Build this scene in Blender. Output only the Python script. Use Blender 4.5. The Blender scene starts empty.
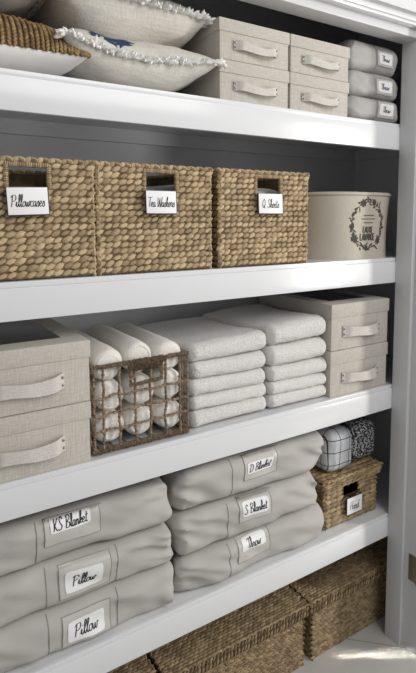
import bpy, bmesh, math, random
from mathutils import Vector, Matrix, noise
from mathutils.bvhtree import BVHTree
random.seed(7)
SC = bpy.context.scene
COL = SC.collection
PI = math.pi
# layout units of the closet survey: 1 unit = 1.3 m, floor at -1.0296
S = 1.3
FL = -1.0296
def ux(v): return v * S
def uz(v): return (v - FL) * S
Z1, Z2, Z3, Z4 = uz(.3304), uz(0), uz(-.33), uz(-.6827)   # shelf tops

# ------------------------------------------------------------------ camera
cam = bpy.data.objects.new('camera', bpy.data.cameras.new('camera'))
COL.objects.link(cam); SC.camera = cam
yaw, pitch, roll = .5814, .1015, -.0025
fw = Vector((math.sin(yaw)*math.cos(pitch), math.cos(yaw)*math.cos(pitch), -math.sin(pitch)))
r0 = Vector((math.cos(yaw), -math.sin(yaw), 0)); u0 = r0.cross(fw)
rt = r0*math.cos(roll) + u0*math.sin(roll); up = u0*math.cos(roll) - r0*math.sin(roll)
M = Matrix((rt, up, -fw)).transposed().to_4x4()
M.translation = Vector((-1.1051*S, -.8923*S, uz(.1006)))
cam.matrix_world = M
cam.data.sensor_fit = 'VERTICAL'; cam.data.sensor_height = 36
cam.data.lens = 535.7/673*36
cam.data.shift_x = -(224.65-208)/673
cam.data.shift_y = (272.66-336.5)/673
cam.data.clip_start = .05

# ------------------------------------------------------------------ world, lights, exposure
w = bpy.data.worlds.new('room_light'); SC.world = w; w.use_nodes = True
w.node_tree.nodes['Background'].inputs[0].default_value = (.93, .96, 1, 1)
w.node_tree.nodes['Background'].inputs[1].default_value = .36
def area(name, loc, target, sx, sy, power, color=(1,1,1), spread=PI):
    l = bpy.data.lights.new(name, 'AREA'); l.shape = 'RECTANGLE'; l.size = sx; l.size_y = sy
    l.energy = power; l.color = color; l.spread = spread
    o = bpy.data.objects.new(name, l); COL.objects.link(o); o.location = loc
    d = Vector(target) - Vector(loc)
    o.rotation_euler = d.to_track_quat('-Z', 'Y').to_euler()
    return o
area('window_light', (2.15, -2.05, 1.45), (-.35, .1, 1.1), .26, 2.0, 62, (1, .97, .93))
area('front_fill', (-.3, -1.9, 2.6), (-.7, 0, .9), 1.6, 1.0, 26, (1, .98, .96))  # added fill lamp, brightens the shelves from the front
area('sun_streak_lamp', (-.0975-.72, -.038-1.25, 1.25), (-.0975, -.038, 0), .26, .004, .05, (1, .95, .86), math.radians(1))  # narrow beam lamp added in the room to throw the floor's sun streak
SC.view_settings.view_transform = 'Standard'; SC.view_settings.look = 'None'
SC.view_settings.gamma = 1; SC.view_settings.use_curve_mapping = False
SC.view_settings.exposure = 0.0

# ------------------------------------------------------------------ materials
def mat(name, col, rough=.6, spec=.5, var=0, vscale=20, bump=0, bscale=80, bdist=.002, sheen=0, col2=None, attr=None, stretch=(1,1,1)):
    m = bpy.data.materials.new(name); m.use_nodes = True
    nt = m.node_tree; b = nt.nodes['Principled BSDF']
    b.inputs['Base Color'].default_value = (*col, 1); b.inputs['Roughness'].default_value = rough
    b.inputs['Specular IOR Level'].default_value = spec
    if sheen: b.inputs['Sheen Weight'].default_value = sheen
    tc = nt.nodes.new('ShaderNodeTexCoord'); mp = nt.nodes.new('ShaderNodeMapping')
    mp.inputs['Scale'].default_value = stretch
    nt.links.new(tc.outputs['Object'], mp.inputs[0])
    if var or attr:
        rp = nt.nodes.new('ShaderNodeValToRGB')
        c2 = col2 or tuple(c*(1-var) for c in col)
        rp.color_ramp.elements[0].color = (*c2, 1); rp.color_ramp.elements[1].color = (*col, 1)
        n = nt.nodes.new('ShaderNodeTexNoise'); n.inputs['Scale'].default_value = vscale; n.inputs['Detail'].default_value = 4
        nt.links.new(mp.outputs[0], n.inputs['Vector'])
        if attr:
            a = nt.nodes.new('ShaderNodeAttribute'); a.attribute_name = attr
            ma = nt.nodes.new('ShaderNodeMath'); ma.operation = 'MULTIPLY_ADD'; ma.inputs[1].default_value = .6
            nt.links.new(n.outputs[0], ma.inputs[0])
            mb = nt.nodes.new('ShaderNodeMath'); mb.operation = 'MULTIPLY'; mb.inputs[1].default_value = .7
            nt.links.new(a.outputs['Fac'], mb.inputs[0]); nt.links.new(mb.outputs[0], ma.inputs[2])
            nt.links.new(ma.outputs[0], rp.inputs[0])
        else:
            rp.color_ramp.elements[0].position = .3; rp.color_ramp.elements[1].position = .7
            nt.links.new(n.outputs[0], rp.inputs[0])
        nt.links.new(rp.outputs[0], b.inputs['Base Color'])
    if bump:
        n2 = nt.nodes.new('ShaderNodeTexNoise'); n2.inputs['Scale'].default_value = bscale; n2.inputs['Detail'].default_value = 3
        nt.links.new(mp.outputs[0], n2.inputs['Vector'])
        bp = nt.nodes.new('ShaderNodeBump'); bp.inputs['Strength'].default_value = bump; bp.inputs['Distance'].default_value = bdist
        nt.links.new(n2.outputs[0], bp.inputs['Height']); nt.links.new(bp.outputs[0], b.inputs['Normal'])
    return m
def woven_mat(name, col, col2, scale=420, rough=.85, bump=.5):
    """linen: two crossed thread bands with slubs"""
    m = bpy.data.materials.new(name); m.use_nodes = True; nt = m.node_tree; b = nt.nodes['Principled BSDF']
    b.inputs['Roughness'].default_value = rough; b.inputs['Specular IOR Level'].default_value = .25
    tc = nt.nodes.new('ShaderNodeTexCoord'); outs = []
    for st in ((1, 1, .07), (.07, .4, 1)):
        mp = nt.nodes.new('ShaderNodeMapping'); mp.inputs['Scale'].default_value = st
        n = nt.nodes.new('ShaderNodeTexNoise'); n.inputs['Scale'].default_value = scale; n.inputs['Detail'].default_value = 2
        nt.links.new(tc.outputs['Object'], mp.inputs[0]); nt.links.new(mp.outputs[0], n.inputs['Vector']); outs.append(n)
    ad = nt.nodes.new('ShaderNodeMath'); ad.operation = 'ADD'
    nt.links.new(outs[0].outputs[0], ad.inputs[0]); nt.links.new(outs[1].outputs[0], ad.inputs[1])
    rp = nt.nodes.new('ShaderNodeMapRange'); rp.inputs[1].default_value = .7; rp.inputs[2].default_value = 1.3
    nt.links.new(ad.outputs[0], rp.inputs[0])
    mx = nt.nodes.new('ShaderNodeMix'); mx.data_type = 'RGBA'
    mx.inputs[6].default_value = (*col2, 1); mx.inputs[7].default_value = (*col, 1)
    nt.links.new(rp.outputs[0], mx.inputs[0]); nt.links.new(mx.outputs[2], b.inputs['Base Color'])
    bp = nt.nodes.new('ShaderNodeBump'); bp.inputs['Strength'].default_value = bump; bp.inputs['Distance'].default_value = .001
    nt.links.new(rp.outputs[0], bp.inputs['Height']); nt.links.new(bp.outputs[0], b.inputs['Normal'])
    return m
MT = {}
MT['paint'] = mat('white_gloss_paint', (.745, .75, .76), .2, .5, bump=.08, bscale=14, bdist=.004)
MT['frame'] = mat('frame_paint', (.60, .60, .605), .35, .5, bump=.05, bscale=14, bdist=.003)
MT['wall'] = mat('closet_wall_paint', (.80, .80, .825), .85, .2, bump=.1, bscale=120, bdist=.001)
MT['room'] = mat('room_wall_paint', (.7, .7, .7), .85, .2)
MT['ceil'] = mat('shaded_closet_ceiling', (.2, .2, .21), .9, .2)  # shade above the top shelf is put into this dark ceiling tone
MT['hya'] = mat('water_hyacinth', (.56, .43, .26), .6, .35, attr='rnd', vscale=110, col2=(.20, .13, .065), bump=.5, bscale=260, bdist=.002, stretch=(.4, .4, 1.6))
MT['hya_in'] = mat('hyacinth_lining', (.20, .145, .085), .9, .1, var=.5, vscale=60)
MT['grass'] = mat('seagrass', (.36, .26, .145), .6, .35, attr='rnd', vscale=90, col2=(.095, .06, .03), bump=.5, bscale=240, bdist=.002, stretch=(.35, .35, 1.6))
MT['grass_in'] = mat('seagrass_gap', (.11, .075, .04), .9, .1, var=.4, vscale=60)
MT['grass2'] = mat('small_basket_weave', (.44, .32, .17), .5, .45, attr='rnd', vscale=90, col2=(.12, .075, .035), bump=.5, bscale=240, bdist=.002)
MT['rope'] = mat('wrapped_wicker', (.40, .30, .21), .8, .2, var=.80, vscale=170, bump=.8, bscale=300, bdist=.003)
MT['linen'] = woven_mat('linen_fabric', (.60, .565, .505), (.465, .43, .375), 560)
MT['linen_strap'] = woven_mat('linen_strap', (.68, .65, .595), (.55, .52, .465), 600)
MT['tub'] = woven_mat('tub_canvas', (.56, .515, .43), (.48, .44, .365), 700, .7, .2)
MT['bag'] = mat('grey_nonwoven_cloth', (.475, .455, .425), .62, .35, var=.07, vscale=9, bump=.25, bscale=500, bdist=.0006, sheen=.1)
MT['pouch'] = mat('shaded_pouch_cloth', (.40, .39, .375), .6, .35, var=.07, vscale=9, bump=.25, bscale=500, bdist=.0006)  # bag cloth made darker, the header's shadow is in the colour
MT['bag_edge'] = mat('grey_piping', (.33, .315, .295), .7, .3)
MT['bag_window'] = mat('frosted_pocket', (.53, .51, .475), .4, .5, bump=.15, bscale=60, bdist=.002)
MT['towel'] = mat('terry_towel', (.90, .875, .84), .95, .1, var=.24, vscale=230, bump=.8, bscale=300, bdist=.007, sheen=.4)
MT['towel_roll'] = mat('rolled_towel', (.93, .89, .82), .95, .1, var=.1, vscale=200, bump=.8, bscale=300, bdist=.003, sheen=.3)
MT['cream'] = woven_mat('cream_pillow_cloth', (.71, .68, .62), (.58, .55, .49), 260, .9, .4)
MT['white_pillow'] = mat('white_pillow_cloth', (.80, .78, .76), .85, .2, var=.06, vscale=30, bump=.2, bscale=40)
MT['fringe'] = mat('white_fringe', (.86, .85, .82), .95, .1)
MT['blue'] = mat('blue_print', (.05, .07, .15), .9, .1)
MT['knit'] = mat('brown_knit', (.42, .29, .15), .95, .1, attr='rnd', vscale=160, col2=(.13, .078, .035), bump=1, bscale=260, bdist=.003)
MT['knit_in'] = mat('brown_knit_base', (.22, .145, .075), .95, .1)
MT['card'] = mat('white_card', (.88, .87, .87), .45, .4)
MT['clip'] = mat('dark_label_backing', (.03, .028, .026), .5, .4)
MT['ink'] = mat('black_ink', (.025, .025, .027), .6, .3)
MT['ink_soft'] = mat('charcoal_print', (.085, .075, .065), .75, .2)
MT['metal'] = mat('rivet_metal', (.32, .30, .27), .35, .5); MT['metal'].node_tree.nodes['Principled BSDF'].inputs['Metallic'].default_value = 1
MT['hinge'] = mat('brushed_hinge', (.30, .27, .22), .4, .5); MT['hinge'].node_tree.nodes['Principled BSDF'].inputs['Metallic'].default_value = .9
MT['window_reflect'] = mat('lid_window_dark_reflection', (.055, .055, .055), .25, .5)  # clear lid window, its dark reflection painted as base colour
MT['greycloth'] = mat('grey_folded_cloth', (.36, .37, .39), .9, .2, var=.3, vscale=30)
MT['whitecloth'] = mat('white_folded_cloth', (.72, .72, .72), .9, .2, var=.2, vscale=30)

# floor: pale stone tiles with thin joints
def floor_mat():
    m = mat('pale_floor_tile', (.62, .605, .58), .32, .5)
    nt = m.node_tree; b = nt.nodes['Principled BSDF']
    tc = nt.nodes.new('ShaderNodeTexCoord'); mp = nt.nodes.new('ShaderNodeMapping')
    mp.inputs['Location'].default_value = (.4, .047, 0); mp.inputs['Rotation'].default_value = (0, 0, PI/4)
    nt.links.new(tc.outputs['Object'], mp.inputs[0])
    br = nt.nodes.new('ShaderNodeTexBrick'); br.offset = 0; br.inputs['Scale'].default_value = 1
    br.inputs['Brick Width'].default_value = .9; br.inputs['Row Height'].default_value = .6; br.inputs['Mortar Size'].default_value = .0022
    br.inputs['Color1'].default_value = (.52, .505, .475, 1); br.inputs['Color2'].default_value = (.505, .49, .46, 1); br.inputs['Mortar'].default_value = (.30, .29, .275, 1)
    nt.links.new(mp.outputs[0], br.inputs['Vector'])
    n = nt.nodes.new('ShaderNodeTexNoise'); n.inputs['Scale'].default_value = 5; n.inputs['Detail'].default_value = 5
    nt.links.new(tc.outputs['Object'], n.inputs['Vector'])
    mr = nt.nodes.new('ShaderNodeMapRange'); mr.inputs[3].default_value = .86; mr.inputs[4].default_value = 1.1
    nt.links.new(n.outputs[0], mr.inputs[0])
    mx = nt.nodes.new('ShaderNodeVectorMath'); mx.operation = 'SCALE'
    nt.links.new(br.outputs['Color'], mx.inputs[0]); nt.links.new(mr.outputs[0], mx.inputs['Scale'])
    nt.links.new(mx.outputs[0], b.inputs['Base Color'])
    return m
MT['floor'] = floor_mat()
def check_mat():
    m = mat('windowpane_check', (.45, .46, .48), .6, .4)
    nt = m.node_tree; b = nt.nodes['Principled BSDF']
    tc = nt.nodes.new('ShaderNodeTexCoord')
    sep = nt.nodes.new('ShaderNodeSeparateXYZ'); nt.links.new(tc.outputs['Object'], sep.inputs[0])
    prev = None
    for ax, off in ((0, .012), (1, .004), (2, -.030)):
        a = nt.nodes.new('ShaderNodeMath'); a.operation = 'ADD'; a.inputs[1].default_value = off + 10*.042
        nt.links.new(sep.outputs[ax], a.inputs[0])
        mo = nt.nodes.new('ShaderNodeMath'); mo.operation = 'MODULO'; mo.inputs[1].default_value = .042
        nt.links.new(a.outputs[0], mo.inputs[0])
        lt = nt.nodes.new('ShaderNodeMath'); lt.operation = 'LESS_THAN'; lt.inputs[1].default_value = .0028
        nt.links.new(mo.outputs[0], lt.inputs[0])
        if prev:
            mxx = nt.nodes.new('ShaderNodeMath'); mxx.operation = 'MAXIMUM'
            nt.links.new(prev.outputs[0], mxx.inputs[0]); nt.links.new(lt.outputs[0], mxx.inputs[1]); prev = mxx
        else: prev = lt
    mx = nt.nodes.new('ShaderNodeMix'); mx.data_type = 'RGBA'
    mx.inputs[6].default_value = (.50, .51, .53, 1); mx.inputs[7].default_value = (.03, .03, .035, 1)
    nt.links.new(prev.outputs[0], mx.inputs[0]); nt.links.new(mx.outputs[2], b.inputs['Base Color'])
    return m
MT['check'] = check_mat()
def speckle_mat():
    m = mat('black_speckled_cloth', (.03, .03, .03), .6, .4); nt = m.node_tree; b = nt.nodes['Principled BSDF']
    tc = nt.nodes.new('ShaderNodeTexCoord'); v = nt.nodes.new('ShaderNodeTexNoise'); v.inputs['Scale'].default_value = 170; v.inputs['Detail'].default_value = 1
    nt.links.new(tc.outputs['Object'], v.inputs['Vector'])
    r = nt.nodes.new('ShaderNodeValToRGB'); r.color_ramp.interpolation = 'CONSTANT'
    r.color_ramp.elements[0].color = (.025, .025, .027, 1); r.color_ramp.elements[1].color = (.42, .42, .42, 1); r.color_ramp.elements[1].position = .53
    nt.links.new(v.outputs[0], r.inputs[0]); nt.links.new(r.outputs[0], b.inputs['Base Color'])
    return m
MT['speckle'] = speckle_mat()

# ------------------------------------------------------------------ helpers
class MB:
    def __init__(s): s.v = []; s.f = []; s.a = []; s.rnd = 0.
    def add(s, vs, fs, rnd=None):
        o = len(s.v); s.v += [tuple(p) for p in vs]; s.f += [tuple(i+o for i in f) for f in fs]
        s.a += [s.rnd if rnd is None else rnd]*len(vs)
    def box(s, x0, x1, y0, y1, z0, z1, b=0.):
        if b <= 0:
            vs = [(x, y, z) for z in (z0, z1) for y in (y0, y1) for x in (x0, x1)]
            s.add(vs, [(0,2,3,1),(4,5,7,6),(0,1,5,4),(2,6,7,3),(0,4,6,2),(1,3,7,5)]); return
        bm = bmesh.new(); bmesh.ops.create_cube(bm, size=1)
        for v in bm.verts: v.co = ((x0+x1)/2+v.co.x*(x1-x0), (y0+y1)/2+v.co.y*(y1-y0), (z0+z1)/2+v.co.z*(z1-z0))
        bmesh.ops.bevel(bm, geom=bm.edges[:], offset=b, segments=2, affect='EDGES', profile=.6)
        bm.verts.index_update(); s.add([v.co[:] for v in bm.verts], [[v.index for v in f.verts] for f in bm.faces]); bm.free()
    def tube(s, pts, r, n=6, closed=False, rf=None):
        pts = [Vector(p) for p in pts]; N = len(pts); rings = []
        nrm = None
        for i, p in enumerate(pts):
            a = pts[(i-1) % N] if closed or i > 0 else p; b = pts[(i+1) % N] if closed or i < N-1 else p
            t = (b-a).normalized()
            if nrm is None:
                nrm = t.orthogonal().normalized()
            nrm = (nrm - t*nrm.dot(t)).normalized(); bn = t.cross(nrm)
            rr = r*(rf(i) if rf else 1)
            rings.append([p + (nrm*math.cos(2*PI*k/n)+bn*math.sin(2*PI*k/n))*rr for k in range(n)])
        vs = [q for rg in rings for q in rg]; fs = []
        for i in range(N if closed else N-1):
            j = (i+1) % N
            for k in range(n): fs.append((i*n+k, i*n+(k+1) % n, j*n+(k+1) % n, j*n+k))
        if not closed: fs += [tuple(range(n))[::-1], tuple((N-1)*n+k for k in range(n))]
        s.add(vs, fs)
    def ell(s, c, ax, ay, az, nu=6, nv=4, rnd=None):
        """ellipsoid with three axis vectors"""
        c = Vector(c); vs = [c+az]
        for i in range(1, nv):
            th = PI*i/nv
            for k in range(nu):
                ph = 2*PI*k/nu; vs.append(c + ax*(math.sin(th)*math.cos(ph)) + ay*(math.sin(th)*math.sin(ph)) + az*math.cos(th))
        vs.append(c-az); fs = []
        for k in range(nu):
            fs.append((0, 1+k, 1+(k+1) % nu)); L = len(vs)-1; b0 = 1+(nv-2)*nu
            fs.append((L, b0+(k+1) % nu, b0+k))
        for i in range(nv-2):
            for k in range(nu):
                a = 1+i*nu+k; b = 1+i*nu+(k+1) % nu; fs.append((a, a+nu, b+nu, b))
        s.add(vs, fs, random.random() if rnd is None else rnd)
    def build(s, name, m, parent=None, smooth=True, loc=None):
        me = bpy.data.meshes.new(name); me.from_pydata(s.v, [], s.f); me.update()
        at = me.attributes.new('rnd', 'FLOAT', 'POINT'); at.data.foreach_set('value', s.a)
        me.materials.append(MT[m])
        if smooth:
            me.polygons.foreach_set('use_smooth', [True]*len(me.polygons))
            try: me.set_sharp_from_angle(angle=math.radians(42))
            except Exception: pass
        o = bpy.data.objects.new(name, me); COL.objects.link(o)
        if parent: o.parent = parent
        if loc: o.location = loc
        return o
def tag(o, label, cat, group=None):
    o['label'] = label; o['category'] = cat
    if group: o['group'] = group
    return o
def thing(name, label, cat, loc, rz=0, group=None):
    o = bpy.data.objects.new(name, None); COL.objects.link(o); o.empty_display_size = .05
    o.location = loc; o.rotation_euler = (0, 0, rz); return tag(o, label, cat, group)
def struct(o): o['kind'] = 'structure'; return o
def boxo(name, m, parent, x0, x1, y0, y1, z0, z1, b=0.):
    k = MB(); k.box(x0, x1, y0, y1, z0, z1, b); return k.build(name, m, parent)
def dup(root, loc, rz, label, group=None):
    r = root.copy(); COL.objects.link(r); r.location = loc; r.rotation_euler = (0, 0, rz); r['label'] = label
    if group: r['group'] = group
    for ch in list(root.children):
        c = ch.copy(); COL.objects.link(c); c.parent = r
        for g in ch.children:
            d = g.copy(); COL.objects.link(d); d.parent = c
    return r
def rounded(w, d, h, rx, ry, rz, res=10, fn=None, e=1.0):
    """soft rounded block, base at z=0, front at y=0, centred on x; returns (verts, faces)"""
    bm = bmesh.new(); bmesh.ops.create_cube(bm, size=2)
    bmesh.ops.subdivide_edges(bm, edges=bm.edges[:], cuts=res, use_grid_fill=True)
    H = Vector((w/2, d/2, h/2)); R = Vector((rx, ry, rz))
    for v in bm.verts:
        p = v.co.copy(); q = Vector(); n = Vector()
        for i in range(3):
            # concentrate samples near the rounded border
            t = p[i]; x = math.copysign(abs(t)**.75, t)*H[i]; inner = H[i]-R[i]
            c = max(-inner, min(inner, x)); q[i] = c; n[i] = (x-c)/R[i]
        L = n.length
        if L > 1e-6:
            mx = max(abs(n.x), abs(n.y), abs(n.z)); n = n*(mx/L) if mx > 0 else n
        v.co = Vector((q.x+n.x*R.x, q.y+n.y*R.y, q.z+n.z*R.z))
    for v in bm.verts:
        p = v.co + Vector((0, H.y, H.z))
        if fn: p = fn(p)
        v.co = p
    bm.verts.index_update(); r = ([v.co.copy() for v in bm.verts], [[v.index for v in f.verts] for f in bm.faces]); bm.free()
    return r

# --- handwriting: strokes on a unit grid (x-height .5, capitals 1)
G = {
'P': ([[(.12,0),(.16,.5),(.2,1)],[(.02,.8),(.2,1.02),(.52,.98),(.58,.72),(.4,.5),(.16,.46)]], .6),
'i': ([[(0,.1),(.1,.45),(.1,.1),(.2,0),(.3,.12)],[(.12,.68),(.14,.73)]], .26),
'l': ([[(0,.1),(.22,.7),(.2,1.08),(.1,.95),(.1,.25),(.18,0),(.3,.12)]], .26),
'o': ([[(.28,.45),(.12,.45),(.04,.2),(.14,0),(.3,.08),(.34,.32),(.26,.47),(.42,.4)]], .4),
'w': ([[(0,.45),(.06,.05),(.16,.05),(.24,.42),(.28,.06),(.4,.06),(.46,.48),(.56,.4)]], .54),
'c': ([[(.3,.4),(.18,.5),(.04,.3),(.08,.04),(.22,0),(.36,.14)]], .34),
'a': ([[(.3,.45),(.14,.48),(.02,.22),(.1,.0),(.24,.1),(.32,.45),(.3,.08),(.38,.0),(.46,.12)]], .42),
's': ([[(0,.1),(.2,.5),(.28,.2),(.18,-.02),(.04,.05)],[(.26,.05),(.36,.1)]], .34),
'e': ([[(.02,.18),(.2,.26),(.26,.42),(.14,.5),(.04,.3),(.08,.05),(.2,0),(.36,.14)]], .34),
'h': ([[(0,.1),(.2,.7),(.2,1.05),(.1,.9),(.08,0)],[(.08,.25),(.22,.48),(.3,.35),(.28,.08),(.36,0),(.44,.1)]], .42),
'r': ([[(0,.1),(.1,.52),(.14,.42),(.26,.44),(.24,.1),(.32,0),(.4,.12)]], .36),
'n': ([[(0,.45),(.06,.42),(.05,0)],[(.05,.2),(.18,.47),(.28,.38),(.28,.05),(.34,0),(.42,.1)]], .4),
'k': ([[(0,.1),(.2,.7),(.2,1.05),(.1,.9),(.08,0)],[(.08,.22),(.3,.48),(.28,.3),(.12,.24),(.28,.04),(.4,.06)]], .38),
't': ([[(.14,.9),(.1,.1),(.18,0),(.3,.1)],[(0,.62),(.3,.66)]], .28),
'd': ([[(.3,.42),(.14,.48),(.02,.22),(.1,0),(.24,.1),(.34,1.0)],[(.34,1.0),(.3,.1),(.38,0),(.46,.1)]], .44),
'u': ([[(0,.45),(.05,.06),(.18,.02),(.28,.45)],[(.28,.45),(.28,.05),(.38,0),(.44,.1)]], .4),
'T': ([[(.3,0),(.3,.5),(.34,1)],[(.0,.9),(.2,1.02),(.45,.98),(.66,1.05)]], .5),
'W': ([[(0,1),(.08,.1),(.16,.05),(.34,.9)],[(.34,.9),(.4,.08),(.5,.05),(.7,1.05)]], .64),
'S': ([[(.46,.85),(.3,1.02),(.12,.85),(.2,.6),(.38,.4),(.36,.1),(.16,-.02),(0,.15)]], .5),
'Q': ([[(.3,1),(.08,.75),(.06,.25),(.26,0),(.48,.25),(.48,.75),(.3,1),(.2,.92)],[(.26,.28),(.56,-.1)]], .66),
'D': ([[(.12,1),(.1,0)],[(0,.95),(.3,1.02),(.52,.7),(.46,.2),(.1,0)]], .64),
'K': ([[(.1,1),(.1,0)],[(.5,1),(.12,.45)],[(.16,.5),(.35,.2),(.55,-.02)]], .6),
'B': ([[(.12,1),(.1,0)],[(0,.92),(.3,1.04),(.46,.8),(.14,.52)],[(.14,.52),(.46,.42),(.46,.08),(.1,0)]], .56),
'H': ([[(.1,1),(.08,0)],[(.5,1.05),(.48,0)],[(.0,.45),(.56,.55)]], .62),
' ': ([], .32),
}
CAPS = {
'E': ([[(0,0),(0,1)],[(0,1),(.4,1)],[(0,.5),(.34,.5)],[(0,0),(.4,0)]], .55),
'A': ([[(0,0),(.25,1)],[(.25,1),(.5,0)],[(.1,.35),(.4,.35)]], .6),
'U': ([[(0,1),(0,.2),(.22,0),(.44,.2),(.44,1)]], .6),
'D': ([[(0,0),(0,1)],[(0,1),(.3,.95),(.44,.5),(.3,.05),(0,0)]], .6),
'L': ([[(0,1),(0,0)],[(0,0),(.36,0)]], .48),
'V': ([[(0,1),(.24,0)],[(.24,0),(.48,1)]], .6),
'N': ([[(0,0),(0,1)],[(0,1),(.42,0)],[(.42,0),(.42,1)]], .58),
' ': ([], .3),
}
def cr(pts, n=4):
    if len(pts) < 3: a, b = Vector(pts[0]), Vector(pts[1]); return [a+(b-a)*i/6 for i in range(7)]
    P = [Vector(p) for p in pts]; P = [P[0]*2-P[1]] + P + [P[-1]*2-P[-2]]; out = []
    for i in range(1, len(P)-2):
        for k in range(n):
            t = k/n; a, b, c, d = P[i-1:i+3]
            out.append(.5*((2*b)+(-a+c)*t+(2*a-5*b+4*c-d)*t*t+(-a+3*b-3*c+d)*t**3))
    out.append(P[-2]); return out
def text_ribbons(txt, width, height, weight, font=G, slant=.18, tall=1.0):
    """list of ribbons (pairs of 2D points) for the line of text centred on 0,0"""
    tot = sum(font[c][1] for c in txt); sx = width/tot; sy = height; out = []; x = 0
    for c in txt:
        for st in font[c][0]:
            q = [Vector(((px+x-tot/2)*sx + slant*(py-.5)*sy*.6, (py-.5)*sy)) for px, py in [p[:] for p in st]]
            q = cr([(v.x, v.y) for v in q]); rb = []
            for i, p in enumerate(q):
                a = q[max(0, i-1)]; b = q[min(len(q)-1, i+1)]; t = (b-a)
                if t.length < 1e-9: t = Vector((1, 0))
                t.normalize(); nn = Vector((-t.y, t.x)); ww = weight*(.7+.6*abs(t.y))/2
                rb.append((p+nn*ww, p-nn*ww))
            out.append(rb)
        x += font[c][1]
    return out
def ribbons_mesh(mb, ribs, mapf, th=.0004):
    """mapf(x, z, off) -> 3D point; ribbons get a small thickness"""
    for rb in ribs:
        vs = []; n = len(rb)
        for a, b in rb:
            vs += [mapf(a.x, a.y, th*2), mapf(b.x, b.y, th*2), mapf(a.x, a.y, th), mapf(b.x, b.y, th)]
        fs = []
        for i in range(n-1):
            o = i*4; fs += [(o, o+1, o+5, o+4), (o+2, o+6, o+7, o+3), (o, o+4, o+6, o+2), (o+1, o+3, o+7, o+5)]
        mb.add(vs, fs)
def surf_map(mesh_verts, mesh_faces, cx, cz, fallback=0., tilt=0.):
    """maps label coordinates onto the front (-y) of a soft body"""
    bvh = BVHTree.FromPolygons([Vector(v) for v in mesh_verts], mesh_faces)
    ct, st = math.cos(tilt), math.sin(tilt)
    def f(x, z, off):
        X = cx + x*ct - z*st; Z = cz + x*st + z*ct
        h = bvh.ray_cast(Vector((X, -1, Z)), Vector((0, 1, 0)))
        y = h[0].y if h[0] is not None else fallback
        return Vector((X, y-off, Z))
    return f
def patch(mb, mapf, w, h, off, th, nx=10, nz=6, corner=0.):
    """thin slab hugging the surface given by mapf"""
    vs = []; idx = lambda i, j, s: (s*(nz+1)+j)*(nx+1)+i
    for s in (0, 1):
        for j in range(nz+1):
            for i in range(nx+1):
                x = (i/nx-.5)*w; z = (j/nz-.5)*h
                if corner and (i in (0, nx)) and (j in (0, nz)):
                    x -= math.copysign(corner*.3, x); z -= math.copysign(corner*.3, z)
                vs.append(mapf(x, z, off + (th if s else -.001)))
    fs = []
    for j in range(nz):
        for i in range(nx):
            fs.append((idx(i,j,1), idx(i+1,j,1), idx(i+1,j+1,1), idx(i,j+1,1)))
            fs.append((idx(i,j,0), idx(i,j+1,0), idx(i+1,j+1,0), idx(i+1,j,0)))
    for i in range(nx):
        fs.append((idx(i,0,0), idx(i+1,0,0), idx(i+1,0,1), idx(i,0,1))); fs.append((idx(i,nz,0), idx(i,nz,1), idx(i+1,nz,1), idx(i+1,nz,0)))
    for j in range(nz):
        fs.append((idx(0,j,0), idx(0,j,1), idx(0,j+1,1), idx(0,j+1,0))); fs.append((idx(nx,j,0), idx(nx,j+1,0), idx(nx,j+1,1), idx(nx,j,1)))
    mb.add(vs, fs)

# ------------------------------------------------------------------ setting
XL, XR, YB = -1.95, .30, .47
struct(boxo('floor', 'floor', None, -4, 3, -3.5, YB+.1, -.05, 0))
struct(boxo('wall_back', 'wall', None, XL-.1, XR+.1, YB, YB+.1, 0, 2.6))
struct(boxo('wall_right', 'wall', None, XR, XR+.1, .0, YB, 0, 2.6))
struct(boxo('wall_left', 'wall', None, XL-.1, XL, .0, YB, 0, 2.6))
struct(boxo('ceiling', 'ceil', None, XL-.1, XR+.1, -.11, YB+.1, 2.45, 2.55))
JY = -.062          # depth of the door stop
ZH = uz(.52)        # underside of the head
struct(boxo('wall_front', 'room', None, .045, 2.2, -.105, -.001, 0, 2.45))
struct(boxo('wall_left_return', 'room', None, -3.0, XL, -.105, -.001, 0, 2.45)).name = 'wall_front'
wf = boxo('wall_front_upper', 'room', None, XL, .045, -.105, -.001, ZH+.05, 2.45); wf.name = 'wall_top'; struct(wf)
door = bpy.data.objects.new('door_1', None); COL.objects.link(door); struct(door)
boxo('door_jamb', 'frame', door, .016, .046, -.118, 0, 0, ZH+.04)
boxo('door_stop', 'frame', door, 0, .0165, JY, 0, 0, ZH+.014, .0015)
boxo('head_jamb', 'frame', door, XL, .046, -.07, 0, ZH+.024, ZH+.052)
boxo('head_stop', 'frame', door, XL, .016, JY, 0, ZH, ZH+.0245, .0015)
k = MB()
k.box(XL, .024, -.088, -.064, ZH+.034, ZH+.16, .003); k.box(XL, .024, -.082, -.060, ZH+.026, ZH+.036, .002)
k.build('head_casing', 'paint', door)
k = MB(); k.box(.030, .12, -.135, -.118, 0, ZH+.10, .003); k.box(.046, .054, -.142, -.133, 0, ZH+.10, .002)
k.build('side_casing', 'frame', door)
hg = boxo('hinge', 'hinge', door, .0125, .0162, -.112, -.080, uz(-.835), uz(-.765), .0008)
k = MB(); k.tube([(.012, -.116, uz(-.835)), (.012, -.116, uz(-.765))], .0055, 12)
k.build('hinge_knuckle', 'hinge', hg)
k = MB()
for zz in (-.825, -.80, -.775): k.ell((.0122, -.096, uz(zz)), Vector((.001,0,0)), Vector((0,.0028,0)), Vector((0,0,.0028)), 8, 4, .5)
k.build('hinge_screw', 'metal', hg)

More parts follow.
